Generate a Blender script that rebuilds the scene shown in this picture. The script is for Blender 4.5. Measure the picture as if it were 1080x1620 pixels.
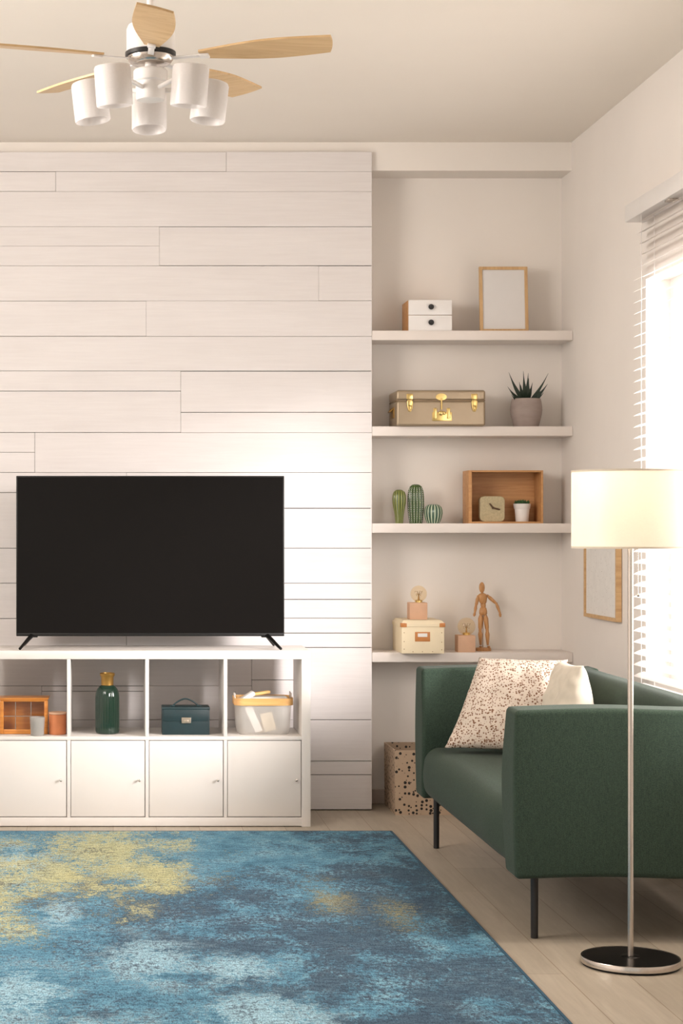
import bpy, bmesh, math, random
from mathutils import Vector, Matrix, noise
random.seed(7)
for o in list(bpy.data.objects): bpy.data.objects.remove(o)
S = bpy.context.scene
COL = S.collection
PI = math.pi

# ------------------------------------------------------------------ camera, world, lights, exposure
F, X0, Y0, H, CY = 3000.0, 173.0, 837.0, 1.335, -9.0
cam_d = bpy.data.cameras.new('camera'); cam = bpy.data.objects.new('camera', cam_d); COL.objects.link(cam)
cam.location = (0, CY, H); cam.rotation_euler = (PI/2, 0, 0)
cam_d.sensor_fit = 'AUTO'; cam_d.sensor_width = 36; cam_d.lens = F/1620*36
cam_d.shift_x = (540-X0)/1620; cam_d.shift_y = (Y0-810)/1620
cam_d.clip_start = .05; cam_d.clip_end = 200
S.camera = cam
S.view_settings.view_transform = 'Standard'; S.view_settings.look = 'None'
S.view_settings.gamma = 1; S.view_settings.use_curve_mapping = False
S.view_settings.exposure = 0.53

W = bpy.data.worlds.new('daylight'); S.world = W; W.use_nodes = True
W.node_tree.nodes['Background'].inputs[0].default_value = (1.0, .95, .87, 1)
W.node_tree.nodes['Background'].inputs[1].default_value = 0.5

def lamp(name, kind, loc, power, color, target=None, **kw):
    l = bpy.data.lights.new(name, kind); l.energy = power; l.color = color
    for k, v in kw.items(): setattr(l, k, v)
    o = bpy.data.objects.new(name, l); COL.objects.link(o); o.location = loc
    if target is not None:
        o.rotation_euler = (Vector(target)-Vector(loc)).to_track_quat('-Z', 'Y').to_euler()
    return o
# late sun through the window blind on the right
lamp('sun', 'SUN', (6, -6, 4), 3.7, (1.0, .92, .90), target=(6-.86, -5.0, 4-.32), angle=math.radians(15))
# bright sky just outside the right-hand window
lamp('window_daylight', 'AREA', (3.1, -2.4, 1.7), 225, (1.0, .94, .92), target=(0, -2.4, 1.6), shape='RECTANGLE', size=3.4, size_y=2.6)
# soft fill added from the left, out of view; that wall has no window
lamp('left_fill_light', 'AREA', (-2.5, -3.4, 2.45), 105, (1.0, .93, .87), target=(1.6, 0, 1.3), shape='RECTANGLE', size=2.6, size_y=1.3)

# ------------------------------------------------------------------ helpers
def P(px, py, D): return Vector(((px-X0)*D/F, CY+D, H-(py-Y0)*D/F))
def PX(px, D): return (px-X0)*D/F
def PZ(py, D): return H-(py-Y0)*D/F

def new(): return bmesh.new()
def add_box(bm, x0, x1, y0, y1, z0, z1, bev=0, seg=2):
    t = bmesh.new(); bmesh.ops.create_cube(t, size=1)
    for v in t.verts: v.co = Vector(((x0+x1)/2+v.co.x*(x1-x0), (y0+y1)/2+v.co.y*(y1-y0), (z0+z1)/2+v.co.z*(z1-z0)))
    if bev: bmesh.ops.bevel(t, geom=t.edges[:], offset=bev, segments=seg, affect='EDGES', profile=.5)
    merge(bm, t)
def merge(bm, t, mtx=None):
    me = bpy.data.meshes.new('tmp'); 
    if mtx is not None: t.transform(mtx)
    t.to_mesh(me); t.free(); bm.from_mesh(me); bpy.data.meshes.remove(me)
def add_lathe(bm, prof, c=(0, 0, 0), n=48, rfun=None, closed=True, mtx=None):
    """profile list of (r,z) turned about z at c"""
    t = bmesh.new(); rings = []
    for (r, z) in prof:
        if r < 1e-6: rings.append([t.verts.new((0, 0, z))])
        else:
            ring = []
            for i in range(n):
                a = 2*PI*i/n; k = rfun(a, z) if rfun else 1
                ring.append(t.verts.new((r*k*math.cos(a), r*k*math.sin(a), z)))
            rings.append(ring)
    for a, b in zip(rings, rings[1:]):
        if len(a) == 1 and len(b) == 1: continue
        for i in range(n):
            j = (i+1) % n
            if len(a) == 1: t.faces.new((a[0], b[j], b[i]))
            elif len(b) == 1: t.faces.new((a[i], a[j], b[0]))
            else: t.faces.new((a[i], a[j], b[j], b[i]))
    bmesh.ops.recalc_face_normals(t, faces=t.faces[:])
    m = Matrix.Translation(Vector(c))
    if mtx is not None: m = m @ mtx
    merge(bm, t, m)
def add_tube(bm, pts, r, n=12, caps=True):
    """tube along points; r number or list"""
    pts = [Vector(p) for p in pts]; t = bmesh.new(); rings = []
    rs = r if isinstance(r, (list, tuple)) else [r]*len(pts)
    up = None
    for i, p in enumerate(pts):
        d = (pts[min(i+1, len(pts)-1)]-pts[max(i-1, 0)]).normalized()
        if up is None:
            up = Vector((0, 0, 1)) if abs(d.z) < .9 else Vector((1, 0, 0))
        u = d.cross(up).normalized(); w = u.cross(d).normalized(); up = w
        rings.append([t.verts.new(p+rs[i]*(u*math.cos(2*PI*k/n)+w*math.sin(2*PI*k/n))) for k in range(n)])
    for a, b in zip(rings, rings[1:]):
        for k in range(n): t.faces.new((a[k], a[(k+1) % n], b[(k+1) % n], b[k]))
    if caps: t.faces.new(rings[0][::-1]); t.faces.new(rings[-1])
    bmesh.ops.recalc_face_normals(t, faces=t.faces[:])
    merge(bm, t)
def add_ball(bm, c, r, sc=(1, 1, 1), seg=24, rot=None):
    t = bmesh.new(); bmesh.ops.create_uvsphere(t, u_segments=seg, v_segments=seg//2, radius=1)
    m = Matrix.Translation(Vector(c)) @ (rot or Matrix.Identity(4)) @ Matrix.Diagonal((r*sc[0], r*sc[1], r*sc[2], 1))
    merge(bm, t, m)
def add_soft(bm, lo, hi, r, n=8, m=5, deform=None):
    """box with round edges and a subdivided surface"""
    def ax(a, b):
        L = [a+r*(i/m) for i in range(m)] + [a+r+(b-a-2*r)*i/n for i in range(n+1)] + [b-r+r*(i+1)/m for i in range(m)]
        return L
    A = [ax(lo[i], hi[i]) for i in range(3)]
    t = bmesh.new()
    def face(fix, val, u, v):
        g = [[None]*len(A[v]) for _ in A[u]]
        for i, a in enumerate(A[u]):
            for j, b in enumerate(A[v]):
                c = [0, 0, 0]; c[fix] = val; c[u] = a; c[v] = b; g[i][j] = t.verts.new(c)
        for i in range(len(A[u])-1):
            for j in range(len(A[v])-1): t.faces.new((g[i][j], g[i+1][j], g[i+1][j+1], g[i][j+1]))
    for f, u, v in ((0, 1, 2), (1, 0, 2), (2, 0, 1)):
        face(f, lo[f], u, v); face(f, hi[f], u, v)
    bmesh.ops.remove_doubles(t, verts=t.verts[:], dist=1e-6)
    for v in t.verts:
        c = Vector([min(max(v.co[i], lo[i]+r), hi[i]-r) for i in range(3)])
        # move cube-surface coords onto equal-angle positions
        d = v.co-c
        if d.length > 1e-9:
            nn = sum(1 for q in d if abs(abs(q)-r) < 1e-7)
            d = Vector([math.copysign(math.tan(min(abs(q)/r, 1)*PI/4), q) if abs(q) > 1e-9 else 0 for q in d])
            v.co = c+d.normalized()*r
    if deform:
        for v in t.verts: v.co = Vector(deform(v.co))
    bmesh.ops.recalc_face_normals(t, faces=t.faces[:])
    merge(bm, t)

ORG = {}
def tag(o, label=None, cat=None, group=None, kind=None):
    if label: o['label'] = label
    if cat: o['category'] = cat
    if group: o['group'] = group
    if kind: o['kind'] = kind
    return o
def thing(name, label, cat, loc, group=None):
    o = bpy.data.objects.new(name, None); COL.objects.link(o); o.location = loc; o.empty_display_size = .1
    ORG[o.name] = Vector(loc); return tag(o, label, cat, group)
def mk(name, bm, mat, parent=None, smooth=True, ang=35, label=None, cat=None, group=None, kind=None):
    me = bpy.data.meshes.new(name)
    if parent is None:
        xs = [v.co.x for v in bm.verts]; ys = [v.co.y for v in bm.verts]; zs = [v.co.z for v in bm.verts]
        org = Vector(((min(xs)+max(xs))/2, (min(ys)+max(ys))/2, min(zs)))
    else: org = ORG[parent.name]
    bm.transform(Matrix.Translation(-org)); bm.to_mesh(me); bm.free()
    if smooth:
        for p in me.polygons: p.use_smooth = True
        me.set_sharp_from_angle(angle=math.radians(ang))
    o = bpy.data.objects.new(name, me); COL.objects.link(o)
    me.materials.append(mat)
    if parent is None: o.location = org
    else: o.parent = parent
    ORG[o.name] = org
    return tag(o, label, cat, group, kind)

# ------------------------------------------------------------------ materials
class N:
    def __init__(s, name):
        s.m = bpy.data.materials.new(name); s.m.use_nodes = True; s.t = s.m.node_tree
        s.b = s.t.nodes['Principled BSDF']; s.out = s.t.nodes['Material Output']
        s.tc = s.n('ShaderNodeTexCoord')
    def n(s, ty, **kw):
        x = s.t.nodes.new(ty)
        for k, v in kw.items(): setattr(x, k, v)
        return x
    def l(s, a, b): s.t.links.new(a, b)
    def map(s, sc=(1, 1, 1), coord='Object', loc=(0, 0, 0), rot=(0, 0, 0)):
        m = s.n('ShaderNodeMapping'); m.inputs['Scale'].default_value = sc; m.inputs['Location'].default_value = loc
        m.inputs['Rotation'].default_value = rot
        s.l(s.tc.outputs[coord], m.inputs['Vector']); return m.outputs[0]
    def noise(s, vec, scale=5, detail=4, rough=.55, dist=0):
        x = s.n('ShaderNodeTexNoise'); x.inputs['Scale'].default_value = scale; x.inputs['Detail'].default_value = detail
        x.inputs['Roughness'].default_value = rough; x.inputs['Distortion'].default_value = dist
        s.l(vec, x.inputs['Vector']); return x.outputs[0]
    def ramp(s, fac, stops):
        x = s.n('ShaderNodeValToRGB'); e = x.color_ramp.elements
        while len(e) < len(stops): e.new(.5)
        for i, (p, c) in enumerate(stops):
            e[i].position = p; e[i].color = (*c, 1) if len(c) == 3 else c
        s.l(fac, x.inputs[0]); return x.outputs[0]
    def mix(s, fac, a, b, ty='MIX'):
        x = s.n('ShaderNodeMix', data_type='RGBA', blend_type=ty)
        for sock, v in ((x.inputs[0], fac), (x.inputs[6], a), (x.inputs[7], b)):
            if isinstance(v, (int, float)): sock.default_value = v
            elif isinstance(v, tuple): sock.default_value = (*v, 1)
            else: s.l(v, sock)
        return x.outputs[2]
    def math(s, op, a, b=0, c=None):
        x = s.n('ShaderNodeMath', operation=op)
        for i, v in enumerate((a, b) if c is None else (a, b, c)):
            if isinstance(v, (int, float)): x.inputs[i].default_value = v
            else: s.l(v, x.inputs[i])
        return x.outputs[0]
    def bump(s, h, strength=.3, dist=.002):
        x = s.n('ShaderNodeBump'); x.inputs['Strength'].default_value = strength; x.inputs['Distance'].default_value = dist
        s.l(h, x.inputs['Height']); s.l(x.outputs[0], s.b.inputs['Normal'])
    def col(s, c):
        if isinstance(c, tuple): s.b.inputs['Base Color'].default_value = (*c, 1)
        else: s.l(c, s.b.inputs['Base Color'])
    def set(s, **kw):
        for k, v in kw.items(): s.b.inputs[k.replace('_', ' ')].default_value = v
def lin(r, g, b):
    f = lambda c: (c/255/12.92) if c/255 <= .04045 else ((c/255+.055)/1.055)**2.4
    return (f(r), f(g), f(b))
def M(name, c, rough=.5, metal=0, var=.08, scale=15, bump=0, bscale=150, stretch=(1, 1, 1), **kw):
    m = N(name); v = m.map(stretch); nz = m.noise(v, scale, 4)
    lo = tuple(x*(1-var) for x in c); hi = tuple(min(1, x*(1+var)) for x in c)
    m.col(m.ramp(nz, [(.3, lo), (.7, hi)])); m.set(Roughness=rough, Metallic=metal, **kw)
    if bump: m.bump(m.noise(v, bscale, 3), bump, .001)
    return m.m
def WOOD(name, c1, c2, axis='x', scale=1, rough=.5):
    m = N(name); s = {'x': (2, 30, 30), 'y': (30, 2, 30), 'z': (30, 30, 2)}[axis]
    v = m.map(tuple(q*scale for q in s)); a = m.noise(v, 1.5, 5, .6, 1.2)
    m.col(m.ramp(a, [(.3, c1), (.68, c2)])); m.set(Roughness=rough); m.bump(a, .15, .001); return m.m

m_wall = M('wall_paint', (.84, .785, .73), .85, var=.02, scale=2, bump=.08, bscale=220)
m_rwall = M('right_wall_paint', (.82, .77, .725), .85, var=.02, scale=2, bump=.08, bscale=220)
m_ceil = M('ceiling_paint', (.87, .81, .735), .9, var=.015, scale=1.2)
m_shelf = M('shelf_lacquer', (.80, .73, .68), .45, var=.015, scale=3)
m_white = M('white_laminate', (.72, .68, .64), .4, var=.015, scale=3)
m_whitem = M('white_enamel', (.85, .82, .80), .3, var=.01)
m_base = M('baseboard_grey', lin(190, 175, 165), .6, var=.03)
m_black = M('black_plastic', (.006, .0055, .005), .45, var=.1, Specular_IOR_Level=.25)
m_blackmetal = M('black_metal', (.015, .014, .014), .35, var=.1)
m_steel = M('brushed_steel', (.62, .57, .52), .25, 1, var=.06, scale=40, stretch=(1, 1, .1))
m_blacksteel = M('black_steel', (.035, .03, .028), .28, .8, var=.2, scale=6)
m_gold = M('brass', (.74, .55, .22), .3, 1, var=.08)
m_backing = M('gap_dark', (.05, .04, .035), .9)

def mat_planks():
    m = N('whitewashed_boards'); v = m.map((1.2, 1, 26)); g = m.noise(v, 3, 6, .65, .6)
    v2 = m.map((.8, 1, 4)); g2 = m.noise(v2, 2, 3)
    c = m.ramp(g, [(.25, (.70, .655, .64)), (.7, (.78, .74, .725))])
    c = m.mix(.35, c, m.ramp(g2, [(.3, (.68, .635, .62)), (.7, (.80, .76, .75))]))
    m.col(c); m.set(Roughness=.55); m.bump(g, .35, .0016); return m.m
m_planks = mat_planks()

def mat_floor():
    m = N('pale_oak_floor'); v = m.map((1, 1, 1), rot=(0, 0, PI/2))
    br = m.n('ShaderNodeTexBrick'); m.l(v, br.inputs['Vector'])
    br.offset = .37; br.inputs['Scale'].default_value = 1
    br.inputs['Brick Width'].default_value = 1.3; br.inputs['Row Height'].default_value = .192
    br.inputs['Mortar Size'].default_value = .0016; br.inputs['Mortar Smooth'].default_value = .2; br.inputs['Bias'].default_value = 0
    br.inputs['Color1'].default_value = (*lin(194, 182, 165), 1); br.inputs['Color2'].default_value = (*lin(178, 167, 150), 1)
    br.inputs['Mortar'].default_value = (*lin(146, 126, 104), 1)
    v2 = m.map((22, 1.4, 1)); g = m.noise(v2, 2.2, 6, .6, .8)
    v3 = m.map((4, .8, 1)); g3 = m.noise(v3, 2, 4, .6, 2)
    c = m.mix(.55, br.outputs[0], m.ramp(g, [(.3, (.72, .70, .68)), (.7, (1, 1, 1))]), 'MULTIPLY')
    c = m.mix(.4, c, m.ramp(g3, [(.35, (.78, .76, .73)), (.65, (1, 1, 1))]), 'MULTIPLY')
    m.col(c); m.set(Roughness=.42); m.bump(g, .1, .001); return m.m
m_floor = mat_floor()

def mat_rug():
    m = N('distressed_blue_rug')
    mid = m.noise(m.map((1, .62, 1), loc=(9, 4, 0)), 4.2, 10, .70, .25)
    mid2 = m.noise(m.map((1, .7, 1), loc=(2, 7, 0)), 6.5, 10, .78, .2)
    grit = m.noise(m.map((22, 12, 1), loc=(5, 2, 0)), 3, 9, .85)
    lines = m.noise(m.map((4, 13, 1)), 4, 5, .75)
    fine = m.noise(m.map((60, 15, 1)), 4, 4, .7)
    def blob(cx, cy, rx, ry):   # woven patch centred in rug coordinates
        mp = m.map((1/rx, 1/ry, 0), loc=(-cx/rx, -cy/ry, 0))
        x = m.n('ShaderNodeVectorMath', operation='LENGTH'); m.l(mp, x.inputs[0])
        return m.math('SUBTRACT', 1, x.outputs['Value'])
    OX, OY = -.03, -2.79     # rug centre in the room
    def field(lst):
        f = None
        for (cx, cy, rx, ry) in lst:
            b = blob(cx-OX, cy-OY, rx, ry); f = b if f is None else m.math('MAXIMUM', f, b)
        return m.math('MAXIMUM', f, -1.2)
    def mask(f, nz, amt, gr, thr, soft):
        s = m.math('ADD', f, m.math('MULTIPLY', m.math('SUBTRACT', nz, .5), amt))
        s = m.math('ADD', s, m.math('MULTIPLY', m.math('SUBTRACT', grit, .5), gr))
        x = m.n('ShaderNodeMapRange'); x.inputs['From Min'].default_value = thr; x.inputs['From Max'].default_value = thr+soft
        m.l(s, x.inputs['Value']); return x.outputs[0]
    base = m.ramp(mid2, [(.34, lin(78, 120, 142)), (.5, lin(104, 152, 174)), (.64, lin(142, 186, 202))])
    dark = mask(field([(.95, -3.6, .8, 1.1), (.30, -2.2, .42, .6), (.75, -2.8, .6, .9), (-.1, -4.2, .4, .4), (-.25, -2.3, .25, .3), (1.1, -2.2, .35, 1.6), (.15, -3.0, .3, .3), (-.05, -1.9, .22, .35)]), mid, 6, 6.5, .1, .4)
    c = m.mix(m.math('MULTIPLY', dark, .72), base, lin(70, 76, 90))
    light = mask(field([(.12, -3.15, .20, .42), (-.26, -3.6, .20, .45), (.42, -3.85, .22, .35), (-.17, -2.5, .10, .4), (-.38, -1.5, .2, .5), (.38, -3.3, .15, .3), (-.1, -4.2, .3, .4)]), mid2, 5, 5.5, .35, .15)
    c = m.mix(m.math('MULTIPLY', light, .85), c, lin(172, 208, 220))
    yel = mask(field([(0, -1.3, .34, .95), (-.42, -2.0, .24, 1.0), (.18, -1.7, .22, .5), (-.2, -1.7, .2, .5)]), mid, 4.0, 6, .15, .25)
    c = m.mix(m.math('MULTIPLY', yel, .88), c, lin(208, 204, 152))
    yel2 = mask(field([(.78, -2.25, .13, .55), (1.0, -2.5, .12, .5)]), mid, 3.0, 6, .5, .5)
    c = m.mix(m.math('MULTIPLY', yel2, .6), c, lin(190, 180, 128))
    wear = mask(field([(.0, -2.8, 3, 4)]), mid2, 5.0, 8, 1.0, .5)
    c = m.mix(m.math('MULTIPLY', wear, .75), c, lin(70, 78, 94))
    c = m.mix(.7, c, m.ramp(lines, [(.40, (.55, .57, .61)), (.56, (1.1, 1.1, 1.1))]), 'MULTIPLY')
    c = m.mix(.85, c, m.ramp(fine, [(.40, (.50, .52, .57)), (.56, (1.15, 1.15, 1.15))]), 'MULTIPLY')
    m.col(c); m.set(Roughness=.95, Specular_IOR_Level=.1); m.bump(lines, .5, .002); return m.m
m_rug = mat_rug()
m_rugedge = M('rug_binding', lin(44, 78, 98), .95, var=.15, scale=60)

def mat_fabric(name, c, c2, sc=1):
    m = N(name); a = m.noise(m.map((1, 1, 1)), 420*sc, 2, .6); b = m.noise(m.map((1, 1, 1)), 9, 3)
    w1 = m.noise(m.map((1, 1, 9)), 90*sc, 3); w2 = m.noise(m.map((5, 5, .6)), 90*sc, 3)
    k = m.ramp(a, [(.35, c), (.65, c2)])
    k = m.mix(.5, k, m.ramp(w1, [(.35, (.68, .68, .68)), (.65, (1.2, 1.2, 1.2))]), 'MULTIPLY')
    k = m.mix(.4, k, m.ramp(w2, [(.35, (.7, .7, .7)), (.65, (1.2, 1.2, 1.2))]), 'MULTIPLY')
    m.col(k); m.set(Roughness=.9, Specular_IOR_Level=.15, Sheen_Weight=.06, Sheen_Roughness=.5)
    m.bump(a, .4, .0012); return m.m
m_green = mat_fabric('green_upholstery', (.024, .040, .029), (.048, .074, .052))
m_cream = M('cream_cotton', (.64, .57, .47), .9, var=.04, scale=30, bump=.2, bscale=500)

def mat_dots(name, c, d, sc, thr, soft, coordscale=(1, 1, 1), fade=False, rough=.9):
    m = N(name); v = m.map(coordscale)
    vo = m.n('ShaderNodeTexVoronoi'); vo.inputs['Scale'].default_value = sc; vo.inputs['Randomness'].default_value = .85; m.l(v, vo.inputs['Vector'])
    r = m.n('ShaderNodeSeparateColor'); m.l(vo.outputs['Color'], r.inputs[0])
    t = m.math('MULTIPLY', m.math('ADD', r.outputs[0], .55), thr)
    f = m.n('ShaderNodeMapRange'); m.l(m.math('SUBTRACT', vo.outputs['Distance'], t), f.inputs['Value'])
    f.inputs['From Min'].default_value = 0; f.inputs['From Max'].default_value = soft
    f.inputs['To Min'].default_value = 1; f.inputs['To Max'].default_value = 0
    nz = m.noise(v, 25, 4); cc = m.ramp(nz, [(.3, tuple(x*.93 for x in c)), (.7, c)])
    m.col(m.mix(f.outputs[0], cc, d)); m.set(Roughness=rough); m.bump(m.noise(v, 380, 2), .2, .001); return m.m
m_speck = mat_dots('speckled_cushion_cloth', (.64, .545, .455), lin(118, 82, 58), 112, .27, .14)
m_spotbox = mat_dots('spotted_kraft_paper', lin(182, 158, 134), lin(28, 22, 18), 50, .235, .04, rough=.7)
m_print = mat_dots('speckled_print_paper', (.80, .78, .75), lin(120, 105, 90), 55, .10, .05, rough=.6)

m_oak = WOOD('light_oak', lin(190, 150, 104), lin(214, 178, 130), 'x')
m_oakz = WOOD('light_oak_upright', lin(190, 150, 104), lin(214, 178, 130), 'z')
m_boxwood = WOOD('warm_beech', lin(186, 132, 82), lin(208, 158, 106), 'x')
m_blade = WOOD('fan_blade_wood', lin(206, 170, 122), lin(226, 194, 148), 'x', .6, .45)
m_honey = WOOD('honey_wood', lin(186, 112, 44), lin(216, 146, 70), 'x', 1, .35)
m_doll = WOOD('mannequin_beech', lin(178, 124, 74), lin(206, 156, 104), 'z', 2, .45)
m_band = WOOD('bent_ash', lin(214, 160, 92), lin(232, 184, 120), 'x', 1, .45)
m_cork = M('blush_wood', lin(214, 172, 142), .7, var=.04, scale=30)
m_terra = M('terracotta', lin(206, 128, 84), .75, var=.05, scale=30)
m_kraft = M('tan_leather', lin(196, 128, 70), .5, var=.08)
m_creambox = M('cream_card', lin(238, 222, 190), .65, var=.02)
m_taupe = M('champagne_metal', lin(166, 148, 124), .36, .45, var=.03)
m_taupe2 = M('dark_seam', lin(140, 118, 92), .6)
m_concrete = M('grey_concrete', lin(160, 145, 138), .85, var=.12, scale=9, bump=.3, bscale=120, stretch=(1, 1, 3))
m_soil = M('potting_soil', (.03, .02, .015), .95, var=.4, scale=80, bump=.8)
m_leaf = M('dark_leaf', lin(38, 52, 40), .45, var=.25, scale=30)
m_leaf2 = M('succulent_leaf', lin(58, 92, 50), .45, var=.3, scale=60)
m_clock = M('speckled_stone', lin(190, 176, 142), .8, var=.12, scale=120, bump=.2)
m_handw = M('dark_walnut', lin(96, 70, 48), .5, var=.2)
m_teal = M('teal_leather', lin(13, 40, 44), .5, var=.12, scale=30, bump=.4, bscale=350)
m_tealdk = M('teal_leather_strap', lin(16, 44, 48), .45, var=.12)
m_nickel = M('pale_nickel', lin(206, 190, 170), .28, .9, var=.04)
m_bronze = M('old_gold', lin(160, 122, 62), .4, .75, var=.12, scale=30)
m_card = M('white_mount', (.74, .715, .70), .6, var=.01)
m_towel = M('white_towel', (.82, .79, .75), .95, var=.04, bump=.5, bscale=300)
m_soap = M('yellow_brush_wood', lin(226, 186, 116), .6, var=.08)
m_beigething = M('beige_packet', lin(222, 204, 176), .7, var=.05)

def mat_glassy(name, c, alpha, rough=.08, spec=.5):
    m = N(name); tr = m.n('ShaderNodeBsdfTransparent'); tr.inputs[0].default_value = (*c, 1)
    gl = m.n('ShaderNodeBsdfGlossy'); gl.inputs['Roughness'].default_value = rough; gl.inputs[0].default_value = (1, 1, 1, 1)
    lw = m.n('ShaderNodeLayerWeight'); lw.inputs[0].default_value = .5
    fr = m.math('MULTIPLY_ADD', m.math('POWER', lw.outputs['Facing'], 4), .6, .04)
    mx = m.n('ShaderNodeMixShader'); m.l(fr, mx.inputs[0]); m.l(tr.outputs[0], mx.inputs[1]); m.l(gl.outputs[0], mx.inputs[2])
    m.b.inputs['Base Color'].default_value = (*c, 1); m.b.inputs['Roughness'].default_value = rough
    mx2 = m.n('ShaderNodeMixShader'); mx2.inputs[0].default_value = alpha
    m.l(mx.outputs[0], mx2.inputs[1]); m.l(m.b.outputs[0], mx2.inputs[2]); m.l(mx2.outputs[0], m.out.inputs[0]); return m.m
m_pane = mat_glassy('clear_window_glass', (.97, .98, .98), 0)
m_smoke = mat_glassy('smoked_glass', (.80, .80, .79), .5)
m_smoke.node_tree.nodes['Principled BSDF'].inputs['Base Color'].default_value = (*lin(196, 192, 186), 1)
m_bottle = mat_glassy('dark_green_glass', (.16, .30, .22), .55)
m_bottle.node_tree.nodes['Principled BSDF'].inputs['Base Color'].default_value = (.022, .055, .036, 1)
m_amber = mat_glassy('amber_glass', (1.0, .93, .80), .05)
m_mesh = None
def mat_mesh():
    m = N('white_wire_mesh'); v = m.map((1, 1, 1))
    m.col((.84, .81, .76)); m.set(Roughness=.5)
    tr = m.n('ShaderNodeBsdfTransparent'); mx = m.n('ShaderNodeMixShader')
    mx.inputs[0].default_value = .4; m.l(tr.outputs[0], mx.inputs[1]); m.l(m.b.outputs[0], mx.inputs[2]); m.l(mx.outputs[0], m.out.inputs[0]); return m.m
m_mesh = mat_mesh()
def mat_trans(name, c, tl, rough=.6, k=.5):
    m = N(name); df = m.n('ShaderNodeBsdfDiffuse'); t = m.n('ShaderNodeBsdfTranslucent')
    nz = m.noise(m.map((1, 1, 1)), 160, 3)
    m.l(m.ramp(nz, [(.3, tuple(x*.95 for x in c)), (.7, c)]), df.inputs[0]); t.inputs[0].default_value = (*tl, 1)
    mx = m.n('ShaderNodeMixShader'); mx.inputs[0].default_value = k
    m.l(df.outputs[0], mx.inputs[1]); m.l(t.outputs[0], mx.inputs[2])
    gl = m.n('ShaderNodeBsdfGlossy'); gl.inputs['Roughness'].default_value = rough
    mx2 = m.n('ShaderNodeMixShader'); mx2.inputs[0].default_value = .04
    m.l(mx.outputs[0], mx2.inputs[1]); m.l(gl.outputs[0], mx2.inputs[2]); m.l(mx2.outputs[0], m.out.inputs[0]); return m.m
m_shade = mat_trans('linen_lampshade', (.85, .82, .76), (.90, .86, .78), .8, .5)
m_frost = mat_trans('frosted_glass', (.95, .93, .92), (.95, .92, .91), .25, .4)
m_slat = mat_trans('blind_slat_white', (.86, .83, .80), (.85, .80, .77), .5, .45)
def mat_emit(name, c, s):
    m = N(name); e = m.n('ShaderNodeEmission'); e.inputs[0].default_value = (*c, 1); e.inputs[1].default_value = s
    m.l(e.outputs[0], m.out.inputs[0]); return m.m
m_bulb = mat_emit('lit_bulb', (1, .85, .62), 12)
m_screen = M('tv_screen', (.006, .005, .0045), .3, var=.05, scale=2, Specular_IOR_Level=.12)

# ------------------------------------------------------------------ the room
RX, LX, ZC, YB, YW, YA = 2.20, -2.6, 3.177, -9.6, .03, .23   # right wall, left wall, ceiling, open end, wall plane, alcove back
AX = 1.245
b = new(); add_box(b, LX-.15, RX+.2, YB, YA+.15, -.1, 0); mk('floor', b, m_floor, smooth=False, kind='structure')
b = new(); add_box(b, LX-.15, RX+.2, YB, YA+.15, ZC, ZC+.1); mk('ceiling', b, m_ceil, smooth=False, kind='structure')
b = new()
add_box(b, LX, AX, YW, YA+.15, 0, ZC)
add_box(b, AX, RX, YA, YA+.15, 0, ZC)
add_box(b, AX, RX, YW, YA, PZ(270, 9.03), ZC)
mk('wall_back', b, m_wall, smooth=False, kind='structure')
b = new()
WY0, WY1, WZ0, WZ1 = -3.6, -1.22, .72, 2.36
add_box(b, RX, RX+.2, YB, WY0, 0, ZC); add_box(b, RX, RX+.2, WY1, YA+.15, 0, ZC)
add_box(b, RX, RX+.2, WY0, WY1, 0, WZ0); add_box(b, RX, RX+.2, WY0, WY1, WZ1, ZC)
mk('wall_right', b, m_rwall, smooth=False, kind='structure')
b = new(); add_box(b, LX-.15, LX, YB, YA+.15, 0, ZC); mk('wall_left', b, m_wall, smooth=False, kind='structure')
b = new(); add_box(b, AX, RX-.015, YA-.015, YA, 0, .07, .004); mk('baseboard_back', b, m_base, kind='structure')
b = new(); add_box(b, RX-.015, RX, YB, YA, 0, .07, .004); mk('baseboard_right', b, m_base, kind='structure')
# window
b = new()
g5 = .0005
for (a, c, d, e) in ((WY0, WY0+.05, WZ0, WZ1), (WY1-.05, WY1, WZ0, WZ1), (WY0+.05, WY1-.05, WZ0, WZ0+.05), (WY0+.05, WY1-.05, WZ1-.05, WZ1), (-2.43, -2.39, WZ0+.05, WZ1-.05)):
    add_box(b, RX+.10, RX+.15, a+g5, c-g5, d+g5, e-g5)
w = mk('window_1', b, m_whitem, kind='structure')
b = new(); add_box(b, RX+.122, RX+.128, WY0+.04, WY1-.04, WZ0+.04, WZ1-.04); mk('window_pane', b, m_pane, w, smooth=False)

# board cladding
PL = []
L0 = -627; R0 = 588
def rows(x0, x1, ys):
    for a, c in zip(ys, ys[1:]): PL.append((x0, x1, a, c))
rows(L0, 358, [240, 271.5]); rows(358, R0, [240, 271.5])
rows(L0, 88, [271.5, 303]); rows(88, R0, [271.5, 303]); rows(L0, R0, [303, 358.5])
rows(L0, 252, [358.5, 389, 420.5]); rows(252, R0, [358.5, 420.5])
rows(L0, 504, [420.5, 476]); rows(504, R0, [420.5, 476])
rows(L0, 231, [476, 532]); rows(231, R0, [476, 532]); rows(L0, R0, [532, 587])
rows(L0, 286, [587, 618.5, 684.5]); rows(286, R0, [587, 652.5, 684.5])
rows(L0, 55, [684.5, 715.5, 747.5]); rows(55, R0, [684.5, 747.5])
rows(L0, 200, [747.5, 779, 867.5]); rows(200, R0, [747.5, 804, 867.5]); rows(L0, R0, [867.5, 922.5])
rows(L0, 200, [922.5, 979, 1024.5]); rows(200, R0, [922.5, 948.4, 978, 1001.5, 1024.5])
rows(L0, 398, [1024.5, 1085]); rows(398, 483, [1024.5, 1076, 1138.7]); rows(483, R0, [1024.5, 1138.7])
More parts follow.
